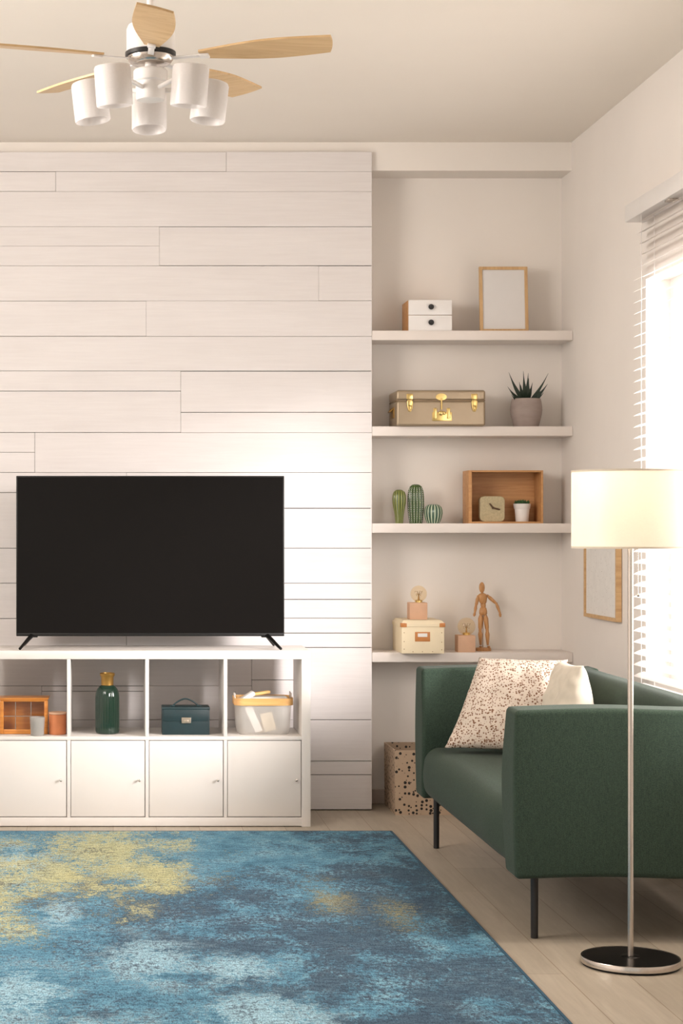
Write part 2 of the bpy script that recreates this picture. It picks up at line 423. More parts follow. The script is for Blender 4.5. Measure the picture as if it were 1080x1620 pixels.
rows(L0, 66, [1085, 1138.7]); rows(66, 230, [1085, 1094, 1138.7]); rows(230, 398, [1085, 1138.7])
rows(L0, R0, [1138.7, 1204]); rows(L0, R0, [1204, 1226]); rows(L0, R0, [1226, 1280.5])
b = new()
for (x0, x1, y0, y1) in PL:
    g = random.choice([.0004, .0007, .0013, .0020]); yo = random.uniform(0, .0015)
    gx = random.choice([.0004, .0009])
    xa = PX(x0, 9)+(gx if x0 > L0 else 0); xb = PX(x1, 9)-(gx if x1 < R0 else 0)
    add_box(b, xa, xb, yo, .024, PZ(y1, 9)+g, PZ(y0, 9)-g, .0008, 1)
mk('trim_1', b, m_planks, smooth=False, kind='structure')
b = new(); add_box(b, LX, AX-.003, .0235, .0298, .004, PZ(240, 9)-.003); mk('trim_2', b, m_backing, smooth=False, kind='structure')

# alcove shelves
for (py, lab) in ((523, 'white floating alcove shelf holding the small drawer chest and blank frame, topmost'),
                  (674.5, 'white floating alcove shelf holding the champagne suitcase and potted aloe'),
                  (828, 'white floating alcove shelf holding the ceramic cacti and wooden display box'),
                  (1032.4, 'white floating alcove shelf holding the artist mannequin, lowest, above the sofa')):
    b = new(); z = PZ(py, 9); add_box(b, AX+.001, RX-.002, .0, YA-.001, z-.045, z, .0015)
    mk('floating_shelf', b, m_shelf, label=lab, cat='shelf', group='floating shelves in the alcove')
Z1, Z2, Z3, Z4 = PZ(523, 9), PZ(674.5, 9), PZ(828, 9), PZ(1032.4, 9)

# ------------------------------------------------------------------ window blind
t = thing('venetian_blind', 'white venetian blind with wide slats hanging over the bright right-hand window', 'blind', (2.16, -2.4, 2.60))
b = new(); add_box(b, 2.12, 2.199, -3.7, -1.2, 2.596, 2.665, .002); mk('headrail', b, m_whitem, t)
b = new(); z = 2.585
sl = math.radians(22)
while z > .68:
    tt = bmesh.new(); bmesh.ops.create_grid(tt, x_segments=6, y_segments=1, size=1)
    for v in tt.verts:
        v.co = Vector((v.co.x*.024, v.co.y*1.21, .0025*(1-v.co.x**2)))
    
    # slats tilt with the room-side edge lower
    merge(b, tt, Matrix.Translation((2.157, -2.475, z)) @ Matrix.Rotation(-sl, 4, 'Y'))
    z -= .046
mk('slats', b, m_slat, t)
b = new(); add_box(b, 2.135, 2.18, -3.685, -1.265, .645, .665, .003); mk('bottom_rail', b, m_whitem, t)
for y in (-1.40, -2.05, -2.85, -3.5):
    b = new()
    for x in (2.131, 2.183): add_tube(b, [(x, y, .66), (x, y, 2.6)], .0012, 6)
    mk('ladder_cord', b, m_whitem, t)
for y in (-1.75, -2.6):
    b = new(); add_box(b, 2.13, 2.17, y-.03, y+.03, 2.588, 2.596, .001); mk('headrail_clip', b, m_steel, t)

# ------------------------------------------------------------------ rug
t = thing('area_rug', 'large distressed blue area rug with yellow and pale patches on the oak floor', 'rug', (-.03, -2.79, 0))
b = new(); add_soft(b, (-1.29, -4.89, .001), (1.23, -.69, .012), .004, 20, 2); mk('rug_pile', b, m_rug, t)
b = new()
for (x0, x1, y0, y1) in ((-1.30, 1.24, -.694, -.684), (-1.30, 1.24, -4.9, -4.89), (-1.30, -1.29, -4.9, -.684), (1.23, 1.24, -4.9, -.684)):
    add_box(b, x0, x1, y0, y1, .001, .0125, .003)
mk('binding', b, m_rugedge, t)

# ------------------------------------------------------------------ shelf unit under the television
CYF, CYB = -.50, -.11
kD = 8.5
CR = PX(491.2, kD); CL = CR-1.464; CT = PZ(1029.5, kD)
t = thing('cube_shelf_unit', 'low white shelf unit of eight cubes under the television, doors below', 'shelf unit', ((CL+CR)/2, (CYF+CYB)/2, 0))
b = new()
add_box(b, CL, CR, CYF, CYB, CT-.038, CT, .0012); add_box(b, CL+.039, CR-.039, CYF, CYB, .004, .042, .0012)
add_box(b, CL, CL+.0385, CYF, CYB, 0, CT-.0385, .0012); add_box(b, CR-.0405, CR, CYF, CYB, 0, CT-.0385, .0012)
mk('carcass', b, m_white, t)
zs = PZ(1165.3, kD)
b = new(); add_box(b, CL+.0386, CR-.0406, CYF+.001, CYB, zs-.016, zs, .0008); mk('middle_shelf', b, m_white, t)
cols = []
for i in range(3):
    xc = PX(108.7+123.9*i, kD); b = new()
    add_box(b, xc-.008, xc+.008, CYF+.0005, CYB, zs+.0002, CT-.0385, .0008)
    add_box(b, xc-.008, xc+.008, CYF+.0005, CYB, .0425, zs-.0165, .0008); mk('divider', b, m_white, t); cols.append(xc)
edges = [CL+.0386]+[q for xc in cols for q in (xc-.008, xc+.008)]+[CR-.0406]
for i in range(4):
    xa, xb = edges[2*i], edges[2*i+1]
    b = new(); add_box(b, xa+.0025, xb-.003, CYF+.004, CYF+.020, .046, zs-.019, .0012); d = mk('door', b, m_white, t)
    hx = (PX(96.5+123.9*i, kD)); hz = PZ(1234, kD); b = new()
    add_tube(b, [(hx, CYF+.006, hz), (hx, CYF-.004, hz), (hx, CYF-.016, hz)], [.0035, .0035, .0055], 16)
    add_ball(b, (hx, CYF-.018, hz), .0062, (1, .6, 1), 16)
    mk('door_knob', b, m_steel, d)

# ------------------------------------------------------------------ television
TD = 8.70; TY = CY+TD; k = TD/F
x0, x1 = PX(25.6, TD), PX(449.6, TD); zt, zb = PZ(752.8, TD), PZ(1006.5, TD)
t = thing('television', 'large black flat-screen television on splayed feet atop the white shelf unit', 'television', ((x0+x1)/2, TY+.03, CT))
b = new(); add_box(b, x0, x1, TY, TY+.028, zb, zt, .003); add_box(b, x0+.12, x1-.12, TY+.028, TY+.065, zb+.03, zb+.42, .012)
mk('casing', b, m_black, t)
b = new(); add_box(b, x0+.006, x1-.006, TY-.0012, TY+.001, zb+.016, zt-.006); mk('screen', b, m_screen, t, smooth=False)
b = new(); add_box(b, x0+.002, x1-.002, TY-.002, TY+.001, zb+.001, zb+.014, .001); mk('lower_bezel', b, m_black, t)
for s, xa in ((-1, PX(52, TD)), (1, PX(421, TD))):
    b = new(); top = Vector((xa, TY+.012, zb+.004))
    for fy in (-.165, .13):
        foot = Vector((xa+s*(.052 if fy < 0 else .045), TY+fy, CT+.0065))
        add_tube(b, [top+Vector((s*.004, 0, 0)), top.lerp(foot, .5)+Vector((0, 0, .003)), foot], [.011, .0085, .0062], 12)
    add_box(b, xa-.022, xa+.022, TY+.002, TY+.026, zb-.006, zb+.004, .003)
    mk('foot', b, m_black, t)

# ------------------------------------------------------------------ things in the cubes
zc = zs
# glazed wooden box
D1 = 8.60; y = CY+D1
xa, xb = PX(-1, D1), PX(76.5, D1); zt = PZ(1104, D1)
t = thing('glazed_wooden_box', 'honey wooden box with gridded glass front in the leftmost open cube', 'box', ((xa+xb)/2, y+.06, zc))
b = new()
add_box(b, xa+.004, xb-.004, y+.006, y+.115, zc, zc+.012, .001)
add_box(b, xa+.004, xa+.014, y+.006, y+.115, zc+.012, zt-.02, .001); add_box(b, xb-.014, xb-.004, y+.006, y+.115, zc+.012, zt-.02, .001)
add_box(b, xa+.004, xb-.004, y+.107, y+.115, zc+.012, zt-.02, .001)
mk('body', b, m_honey, t)
b = new()
for (a, c, d, e) in ((xa+.002, xa+.019, zc+.001, zt-.014), (xb-.019, xb-.002, zc+.001, zt-.014), (xa+.019, xb-.019, zc+.001, zc+.022)):
    add_box(b, a, c, y-.002, y+.007, d, e, .0015)
mk('front_frame', b, m_honey, t)
b = new()
tt = bmesh.new(); bmesh.ops.create_cube(tt, size=1)
for v in tt.verts:
    top = v.co.z > 0; g = 0 if top else .012
    v.co = Vector((xa-.004+g if v.co.x < 0 else xb+.004-g, y-.006+g*.6 if v.co.y < 0 else y+.122-g, zt if top else zt-.018))
bmesh.ops.bevel(tt, geom=tt.edges[:], offset=.001, segments=1, affect='EDGES'); merge(b, tt)
mk('lid', b, m_honey, t)
b = new()
for px in (24.5, 49): add_box(b, PX(px, D1)-.0012, PX(px, D1)+.0012, y-.001, y+.003, zc+.022, zt-.018)
add_box(b, xa+.019, xb-.019, y-.001, y+.003, PZ(1133, D1)-.0012, PZ(1133, D1)+.0012)
mk('glazing_bars', b, m_steel, t)
b = new(); add_box(b, xa+.018, xb-.018, y+.0035, y+.005, zc+.02, zt-.018); mk('glass_front', b, m_pane, t, smooth=False)
# smoked cup
def cup(prof_out, wall, c, mat, name, label, cat, n=48):
    b = new(); p = list(prof_out); inner = [(r-wall, max(z, p[0][1]+wall)) for r, z in reversed(p[1:])]
    add_lathe(b, [(0, p[0][1])]+p+inner+[(0, inner[-1][1])], c, n)
    return mk(name, b, mat, label=label, cat=cat)
c = Vector((PX(59, 8.542), CY+8.542, zc))
cup([(.0285, 0), (.030, .002), (.0350, .084)], .0025, c, m_smoke, 'glass_cup', 'smoky grey glass cup in front of the glazed wooden box', 'cup')
c = Vector((PX(91, 8.60), CY+8.60, zc))
t = thing('lidded_jar', 'terracotta coloured jar with a flat tan lid beside the smoky cup', 'jar', c)
b = new(); add_lathe(b, [(0, 0), (.036, 0), (.039, .003), (.0395, .090), (.037, .092), (0, .092)], c); mk('body', b, m_terra, t)
b = new(); add_lathe(b, [(0, .092), (.0405, .092), (.041, .094), (.041, .099), (.040, .101), (0, .101)], c); mk('lid', b, m_cork, t)
# bottle
c = Vector((PX(169.7, 8.63), CY+8.63, zc)); k = 8.63/F
zz = lambda py: (1160.5-py)*k
t = thing('ribbed_bottle', 'tall dark green ribbed glass bottle with an old gold neck', 'bottle', c)
b = new(); R = 18.6*k
rib = lambda a, z: 1+.018*math.cos(26*a)*(1 if .01 < z < zz(1100) else .2)
prof = [(0, .002), (R*.80, .0), (R*.95, .004), (R, .014), (R, .06), (R, .12), (R, zz(1103)), (R*.97, zz(1096)), (R*.86, zz(1090)), (R*.68, zz(1086)), (R*.5, zz(1083.5)), (R*.5, zz(1078))]
add_lathe(b, prof+[(R*.42, zz(1078)), (R*.42, zz(1085)), (R*.8, zz(1096)), (R*.93, zz(1104)), (R*.93, .015), (0, .01)], c, 156, rib); mk('glass_body', b, m_bottle, t)
b = new(); r = R*.53
add_lathe(b, [(r*.99, zz(1084)), (r*1.0, zz(1072)), (r*1.08, zz(1070)), (r*1.2, zz(1068.5)), (r*1.22, zz(1066)), (r*1.1, zz(1064.5)), (r*.9, zz(1064.5)), (r*.85, zz(1070)), (r*.85, zz(1084)), (r*.99, zz(1084))], c); mk('neck', b, m_bronze, t)
# teal case
D1 = 8.57; y = CY+D1; xa, xb = PX(256.3, D1), PX(331.5, D1); zt = PZ(1118.5, D1); k = D1/F
t = thing('vanity_case', 'small teal leather case with top handle and pale metal clasp', 'case', ((xa+xb)/2, y+.06, zc))
b = new(); add_box(b, xa, xb, y, y+.115, zc, zt-.012, .003); mk('case_body', b, m_teal, t)
b = new(); add_box(b, xa-.001, xb+.001, y-.003, y+.118, zt-.014, zt, .003); add_box(b, xa+.006, xb-.006, y-.003, y+.001, PZ(1141, D1), zt-.012, .001); mk('lid', b, m_teal, t)
b = new(); xc = (xa+xb)/2; ym = y+.045
pts = []
for i in range(17):
    u = i/16*2-1; pts.append((xc+u*20.5*k, ym, zt+.002+(11*k)*(1-abs(u)**1.7)))
add_tube(b, pts, .0035, 10)
for s in (-1, 1): add_box(b, xc+s*21*k-.012, xc+s*21*k+.012, ym-.008, ym+.008, zt-.0005, zt+.004, .0015)
mk('handle', b, m_tealdk, t)
b = new(); add_soft(b, (PX(287, D1), y-.008, PZ(1144, D1)), (PX(302, D1), y-.002, PZ(1135, D1)), .0028, 3, 3)
add_box(b, PX(291, D1), PX(298, D1), y-.0095, y-.007, PZ(1143.5, D1), PZ(1139, D1), .0008)
mk('clasp', b, m_nickel, t)
b = new(); add_box(b, PX(285.8, D1), PX(303.2, D1), y-.004, y-.002, PZ(1145, D1), PZ(1134.3, D1), .001); mk('clasp_plate', b, m_tealdk, t)
# basket
D1 = 8.62; y = CY+D1; k = D1/F
bx = (PX(370, 8.6)+PX(463.5, 8.6))/2; by = y+.04
t = thing('mesh_basket', 'white mesh basket with bent wood rim holding papers and towels', 'basket', (bx, by, zc))
def rrect(cx, cy, hx, hy, r, z, n=8):
    out = []
    for q, (sx, sy) in enumerate(((1, 1), (-1, 1), (-1, -1), (1, -1))):
        for i in range(n+1):
            a = q*PI/2+i/n*PI/2; out.append(Vector((cx+sx*(hx-r)+r*math.cos(a), cy+sy*(hy-r)+r*math.sin(a), z)))
    return out
def loft(bm, loops, cap0=False, cap1=False):
    tt = bmesh.new(); L = [[tt.verts.new(p) for p in lp] for lp in loops]
    for a, c in zip(L, L[1:]):
        for i in range(len(a)): tt.faces.new((a[i], a[(i+1) % len(a)], c[(i+1) % len(a)], c[i]))
    if cap0: tt.faces.new(L[0][::-1])
    if cap1: tt.faces.new(L[-1])
    bmesh.ops.recalc_face_normals(tt, faces=tt.faces[:]); merge(bm, tt)
zr = PZ(1110, 8.56)
hyb = .10
b = new(); hs = [(0.0, .86), (.004, .90), (.014, .925), (.04, .945), (.09, .968), (zr-zc, .992)]
loft(b, [rrect(bx, by, .128*s, hyb*s, .045, zc+h) for h, s in hs], cap0=True); mk('mesh_body', b, m_mesh, t)
b = new()
def rim(z0, z1, hx, hy, th):
    loft(b, [rrect(bx, by, hx, hy, .046, z0), rrect(bx, by, hx, hy, .046, z1), rrect(bx, by, hx-th, hy-th, .044, z1), rrect(bx, by, hx-th, hy-th, .044, z0), rrect(bx, by, hx, hy, .046, z0)])
rim(zr-.018, zr+.014, .134, hyb+.005, .004); mk('wooden_rim', b, m_band, t)
for s in (-1, 1):
    b = new(); add_tube(b, [(bx+s*.127, by-.03, zr), (bx+s*.128, by-.03, zr+.030), (bx+s*.124, by, zr+.036), (bx+s*.128, by+.03, zr+.030), (bx+s*.127, by+.03, zr)], .003, 8)
    mk('wire_handle', b, m_steel, t)
def tilted(name, cx, cy, cz, sx, sy, sz, ry, mat, label, cat, rz=0, bev=.004, group=None):
    b = new(); tt = bmesh.new(); 
    add_box(tt, -sx/2, sx/2, -sy/2, sy/2, -sz/2, sz/2, bev)
    merge(b, tt, Matrix.Translation((cx, cy, cz)) @ Matrix.Rotation(rz, 4, 'Z') @ Matrix.Rotation(ry, 4, 'Y'))
    return mk(name, b, mat, label=label, cat=cat, group=group)
tilted('folded_towel', bx+.02, by+.03, zr-.004, .19, .07, .036, 0, m_towel, 'folded white towel lying across the top of the mesh basket', 'towel', .05, .009)
tilted('paper_roll', bx-.075, by-.02, zr+.012, .085, .05, .024, -.55, m_towel, 'crumpled white cloth poking over the left rim of the mesh basket', 'cloth', .1, .01)
tilted('hair_brush', bx-.015, by-.01, zr+.030, .10, .030, .014, -.12, m_soap, 'honey wooden brush lying on top of the mesh basket contents', 'brush', .25, .005)
tilted('white_packet', bx-.045, by-.055, zc+.068, .035, .02, .125, -.42, m_towel, 'white upright packet leaning inside the mesh basket', 'packet')
tilted('beige_packet', bx+.022, by-.05, zc+.055, .055, .02, .085, -.25, m_beigething, 'beige packet standing low inside the mesh basket', 'packet')
tilted('yellow_sponge', bx+.005, by-.02, zc+.030, .06, .03, .05, -.1, m_soap, 'yellow sponge at the bottom of the mesh basket', 'sponge')

# ------------------------------------------------------------------ alcove: top shelf
D1 = 9.02; y = CY+D1
xa, xb = PX(645.7, D1), PX(714.6, D1); zt = PZ(474.5, D1)
t = thing('small_drawer_chest', 'tiny wooden chest with two white drawers and black knobs on the top shelf', 'drawer chest', ((xa+xb)/2, y+.09, Z1))
b = new(); add_box(b, xa, xb, y+.006, y+.19, Z1, zt, .001); mk('body', b, m_boxwood, t)
zm = PZ(498.6, D1)
for z0, z1, pk in ((Z1+.001, zm-.001, 510.5), (zm+.001, zt-.0005, 486)):
    b = new(); add_box(b, xa+.001, xb-.0005, y-.004, y+.0075, z0, z1, .0012); d = mk('drawer', b, m_whitem, t)
    b = new(); add_lathe(b, [(0, 0), (.006, 0), (.006, .006), (.0125, .009), (.0135, .013), (.011, .017), (.005, .0165), (0, .0155)], (PX(681, D1), y-.004, PZ(pk, D1)), 32, mtx=Matrix.Rotation(PI/2, 4, 'X')); mk('knob', b, m_blackmetal, d)
# blank frame
D1 = 9.06; xa, xb = PX(759.5, D1), PX(836, D1); hh = PZ(421.5, 9.09)-Z1; y = CY+D1
t = thing('standing_picture_frame', 'blank white picture in a thin oak frame standing on the top shelf', 'picture frame', ((xa+xb)/2, y+.03, Z1))
def frame(parent, W_, H_, bw, dp, org, rot, mf, mc):
    """upright frame: local x width, z height, y depth"""
    mtx = Matrix.Translation(org) @ rot
    tt = bmesh.new()
    for (a, c, d, e) in ((0, bw, 0, H_), (W_-bw, W_, 0, H_), (bw, W_-bw, 0, bw), (bw, W_-bw, H_-bw, H_)): add_box(tt, a, c, 0, dp, d, e, .0006, 1)
    b = new(); merge(b, tt, mtx); mk('frame', b, mf, parent, smooth=False)
    tt = bmesh.new(); add_box(tt, bw-.001, W_-bw+.001, dp*.35, dp*.6, bw-.001, H_-bw+.001)
    b = new(); merge(b, tt, mtx); mk('picture', b, mc, parent, smooth=False)
frame(t, xb-xa, hh, .0145, .018, Vector((xa, y, Z1)), Matrix.Rotation(math.radians(-5), 4, 'X'), m_oakz, m_card)

# ------------------------------------------------------------------ alcove: second shelf
D1 = 8.965; y = CY+D1; xa, xb = PX(627, D1), PX(768, D1); zt = PZ(617, D1); zl = PZ(633.6, D1); k = D1/F
t = thing('metal_suitcase', 'champagne metal suitcase with brass latches on the second alcove shelf', 'suitcase', ((xa+xb)/2, y+.12, Z2))
b = new(); add_soft(b, (xa, y, Z2), (xb, y+.245, zl-.0008), .012, 4, 4); mk('case_body', b, m_taupe, t)
b = new(); add_soft(b, (xa, y, zl+.0008), (xb, y+.245, zt), .012, 4, 4); mk('lid', b, m_taupe, t)
b = new(); add_box(b, xa+.0015, xb-.0015, y+.0015, y+.243, zl-.003, zl+.003, .0008); mk('seam', b, m_taupe2, t)
for px in (648, 750):
    b = new(); xc = PX(px, D1); w = .011
    for (py0, py1, ww, dd) in ((623, 632, .015, .004), (632, 642, .012, .006), (642, 651, .008, .005)):
        add_box(b, xc-ww, xc+ww, y-dd, y+.002, PZ(py1, D1), PZ(py0, D1), .003)
    add_tube(b, [(xc-.012, y-.006, PZ(635, D1)), (xc-.009, y-.009, PZ(646, D1)), (xc, y-.009, PZ(651.5, D1)), (xc+.009, y-.009, PZ(646, D1)), (xc+.012, y-.006, PZ(635, D1))], .0025, 8)
    add_ball(b, (xc, y-.006, PZ(649, D1)), .005)
    mk('latch', b, m_gold, t)
b = new(); xc = PX(698, D1)
add_lathe(b, [(0, 0), (.0255, 0), (.026, .003), (0, .004)], (xc-.001, y+.001, PZ(627, D1)-.003), 32, mtx=Matrix.Rotation(PI/2, 4, 'X') @ Matrix.Diagonal((1, .62, 1, 1)))
add_tube(b, [(xc, y-.004, PZ(630, D1)), (xc, y-.006, PZ(648, D1))], .004, 10)
mk('hasp', b, m_gold, t)
b = new(); add_box(b, PX(683.5, D1), PX(714.5, D1), y-.003, y+.001, PZ(666, D1), PZ(652, D1), .002)
for px in (688, 709):
    add_box(b, PX(px, D1)-.008, PX(px, D1)+.008, y-.006, y, PZ(662.5, D1), PZ(645.5, D1), .003)
add_ball(b, (PX(697, D1), y-.006, PZ(653.5, D1)), .011, (1, .5, 1)); add_ball(b, (PX(702, D1), y-.005, PZ(653.5, D1)), .008, (1, .5, 1))
mk('lock_plate', b, m_gold, t)
b = new(); x = xa-.001
add_box(b, x-.002, x+.002, y+.07, y+.175, PZ(662, 9.1)-.002, PZ(646, 9.1)+.002, .002)
add_tube(b, [(x-.002, y+.085, PZ(648, 9.1)), (x-.014, y+.09, PZ(652, 9.1)), (x-.014, y+.155, PZ(652, 9.1)), (x-.002, y+.16, PZ(648, 9.1))], .0035, 8)
mk('side_handle', b, m_bronze, t)
# aloe
D1 = 9.10; k = D1/F; c = Vector((PX(832, D1), CY+D1, Z2))
t = thing('potted_aloe', 'dark spiky aloe in a round grey concrete pot on the second shelf', 'potted plant', c)
pz = lambda py: PZ(py, D1)-Z2
b = new(); prof = [(0, 0), (18*k, 0), (19.5*k, .004), (22.3*k, pz(664)), (24.4*k, pz(655)), (24.9*k, pz(649)), (24.6*k, pz(643)), (23.6*k, pz(636)), (22.2*k, pz(631)), (20.2*k, pz(631)), (21*k, pz(638)), (0, pz(638))]
add_lathe(b, prof, c, 56); mk('pot', b, m_concrete, t)
b = new(); add_lathe(b, [(0, pz(634)+.002), (12*k, pz(634)), (21*k, pz(635.5)), (20*k, pz(639)), (0, pz(639))], c, 32); mk('soil', b, m_soil, t)
b = new()
def leafblade(b, base, tip, bend, w, thick=.35, n=9):
    base, tip = Vector(base), Vector(tip); tt = bmesh.new(); rings = []
    for i in range(n):
        u = i/(n-1); p = base.lerp(tip, u)+Vector(bend)*math.sin(PI*u)
        ww = w*(1-u**1.6)*(.75+.5*math.sin(PI*min(1, u*1.3)))+.0004
        d = (tip-base).normalized(); s = d.cross(Vector((0, -1, .15))).normalized(); nn = s.cross(d).normalized()
        rings.append([tt.verts.new(p+s*ww), tt.verts.new(p-nn*ww*thick), tt.verts.new(p-s*ww), tt.verts.new(p+nn*ww*.1)])
    for a, q in zip(rings, rings[1:]):
        for j in range(4): tt.faces.new((a[j], a[(j+1) % 4], q[(j+1) % 4], q[j]))
    tt.faces.new(rings[0]); bmesh.ops.recalc_face_normals(tt, faces=tt.faces[:]); merge(b, tt)
tips = [(804.5, 589, -.02, 829, 5), (802.5, 611.5, -.04, 827, 4.5), (808.6, 624, -.05, 822, 3), (827.5, 587, .01, 831, 4.5), (835.3, 590, -.01, 832, 5),
        (836, 598, .03, 835, 4), (867, 590.5, .0, 836, 3.6), (866, 607.3, -.03, 837, 5), (854.5, 617.5, .03, 838, 4.2), (860, 620.8, -.05, 839, 3.6), (850, 624.5, -.06, 838, 3.6), (821, 604, .03, 829, 4.5), (823, 608, -.05, 830, 4.5), (842, 605, .04, 834, 4.5), (838, 614, -.06, 834, 4.5), (831, 607, -.05, 831, 5)]
for (tx, ty, dy, bxp, w) in tips:
    bs = P(bxp, 637, D1); bs.y += dy*.2; tp = P(tx, ty, D1); tp.y += dy
    tp.x = PX(tx, D1+dy); tp.z = PZ(ty, D1+dy)
    leafblade(b, bs, tp, ((tp.x-bs.x)*.06, 0, -.004 if abs(tx-832) > 20 else 0), w*k*.62)
mk('leaves', b, m_leaf, t)

# ------------------------------------------------------------------ alcove: third shelf
def cactus(px, D1, profpx, nrib, amp, c1, c2, label, spots, y0=829):
    k = D1/F; c = Vector((PX(px, D1), CY+D1, Z3))
    t = thing('ceramic_cactus', label, 'cactus ornament', c, 'ceramic cacti on the third shelf')
    m = N('glaze_'+label.split()[0]); 
    # ribs follow the angle around the ornament
    sep = m.n('ShaderNodeSeparateXYZ'); m.l(m.tc.outputs['Object'], sep.inputs[0])
    an = m.math('ARCTAN2', sep.outputs[1], sep.outputs[0])
    w = m.math('COSINE', m.math('MULTIPLY', an, nrib))
    m.col(m.ramp(m.math('MULTIPLY_ADD', w, .5, .5), [(.0, c1), (.55, c1), (.93, c2), (1, c2)]))
    m.set(Roughness=.18, Coat_Weight=.4); 
    Hh = (y0-profpx[-1][1])*k
    pr = [(0, 0)]+[(r*k, (y0-yy)*k) for r, yy in profpx]
    # smooth the profile by subdividing
    pr2 = []
    for a, c_ in zip(pr, pr[1:]):
        pr2.append(a); pr2.append(((a[0]+c_[0])/2, (a[1]+c_[1])/2))
    pr2.append(pr[-1])
    b = new(); rf = lambda a, z: 1-amp+amp*abs(math.cos(nrib*a/2))**.7*2*1.0*.5+0
    rf = lambda a, z: 1-amp*(1-abs(math.cos(nrib*a/2)))
    add_lathe(b, pr, c, 144, rf); mk('body', b, m.m, t, ang=60)
    if spots:
        b = new()
        for i in range(nrib):
            a = 2*PI*i/nrib
            for j in range(spots):
                z = Hh*(.04+.9*j/spots)
                # radius at z
                rr = 0
                for (r1, z1), (r2, z2) in zip(pr, pr[1:]):
                    if z1 <= z <= z2 and z2 > z1: rr = r1+(r2-r1)*(z-z1)/(z2-z1)
                add_ball(b, c+Vector((rr*math.cos(a), rr*math.sin(a), z)), .0023, seg=6)
        mk('raised_dots', b, m_whitem, t)
cactus(631.3, 9.08, [(6, 829), (6.4, 824), (7.2, 816), (9, 806), (10.6, 797), (11, 790), (10.4, 784), (8.6, 779), (5, 776.2), (2, 775.5), (0, 775.4)], 14, .14, lin(84, 96, 42), lin(156, 158, 88), 'olive green ribbed ceramic cactus, leftmost and without dots', 0)
cactus(657.5, 9.10, [(10.2, 829), (11.4, 822), (12.6, 810), (13.3, 797), (13.2, 786), (12, 777), (9.6, 771), (6, 768), (2.5, 767), (0, 766.9)], 16, .12, lin(52, 76, 34), lin(96, 120, 62), 'dark green dotted ceramic cactus, tallest of the three', 20)
cactus(685.3, 9.06, [(9.5, 829), (11.8, 825), (13.8, 819), (14.9, 813), (14.6, 808), (12.8, 803), (9.5, 800), (5, 798.6), (1.2, 798.4), (0, 799)], 16, .08, lin(62, 92, 74), lin(196, 206, 180), 'round sea-green ceramic cactus with pale ridges, shortest', 0)

D1 = 9.04; y = CY+D1; xa, xb = PX(741.2, D1), PX(859, D1); zt = PZ(744, D1)
t = thing('wooden_display_box', 'open beech box standing on its side on the third shelf', 'box', ((xa+xb)/2, y+.07, Z3))
b = new(); th = .0085; dp = .155
add_box(b, xa, xa+th*1.8, y, y+dp, Z3, zt, .001); add_box(b, xb-th, xb, y, y+dp, Z3, zt, .001)
add_box(b, xa+th*1.8, xb-th, y, y+dp, zt-th, zt, .001); add_box(b, xa+th*1.8, xb-th, y, y+dp, Z3, Z3+th, .001)
mk('box_sides', b, m_boxwood, t)
b = new(); add_box(b, xa+.005, xb-.005, y+dp, y+dp+.006, Z3+.002, zt-.002); mk('back_panel', b, m_boxwood, t, smooth=False)
zi = Z3+th
D1 = 9.07; y = CY+D1; xa, xb = PX(759, D1), PX(798.3, D1); zt = PZ(785, D1)
t = thing('square_clock', 'small stone-coloured square clock with dark hands inside the display box', 'clock', ((xa+xb)/2, y+.02, zi))
b = new()
tt = bmesh.new(); lp = [Vector((p.x, 0, p.y)) for p in rrect((xa+xb)/2, (zi+zt)/2, (xb-xa)/2, (zt-zi)/2, .022, 0)]
loft(b, [[Vector((((p.x-(xa+xb)/2)*s)+(xa+xb)/2, y+yy, (p.z-(zi+zt)/2)*s+(zi+zt)/2)) for p in lp] for s, yy in ((.97, 0), (.985, .0008), (1, .004), (1, .036), (.98, .04))], True, True)
mk('clock_body', b, m_clock, t)
cc = P(779.5, 803.5, D1); cc.y = y-.003
b = new()
for e, w in ((P(774, 796.5, D1), .0042), (P(790.3, 806.2, D1), .0045)):
    e.y = cc.y; add_tube(b, [cc, cc.lerp(e, .6), e], [w*.9, w, w*.7], 10)
add_lathe(b, [(0, 0), (.006, 0), (.006, .004), (0, .005)], (cc.x, cc.y+.003, cc.z), 20, mtx=Matrix.Rotation(PI/2, 4, 'X'))
mk('clock_hands', b, m_handw, t)
D1 = 9.11; k = D1/F; c = Vector((PX(825.5, D1), CY+D1, zi))
t = thing('potted_succulent', 'tiny green succulent in a white pot inside the display box', 'potted plant', c)
b = new(); h = PZ(797, D1)-zi
add_lathe(b, [(0, 0), (9.6*k, 0), (10*k, .002), (11.6*k, h*.70), (12.6*k, h*.74), (13.6*k, h*.97), (13.8*k, h), (12.6*k, h), (12*k, h-.01), (0, h-.012)], c, 40); mk('pot', b, m_whitem, t)
b = new(); random.seed(3)
for ci in range(6):
    a0 = ci*PI/3; cx = c+Vector((math.cos(a0)*8*k, math.sin(a0)*8*k, h-.004))
    if ci == 5: cx = c+Vector((0, 0, h-.002))
    for j in range(12):
        a = j*2.4; rr = (.5+.5*(j/12))*6.5*k; up = (1-j/14)*.020+.004
        leafblade(b, cx, cx+Vector((rr*math.cos(a), rr*math.sin(a), up)), (0, 0, .002), .0042, .5, 6)
mk('leaves', b, m_leaf2, t)

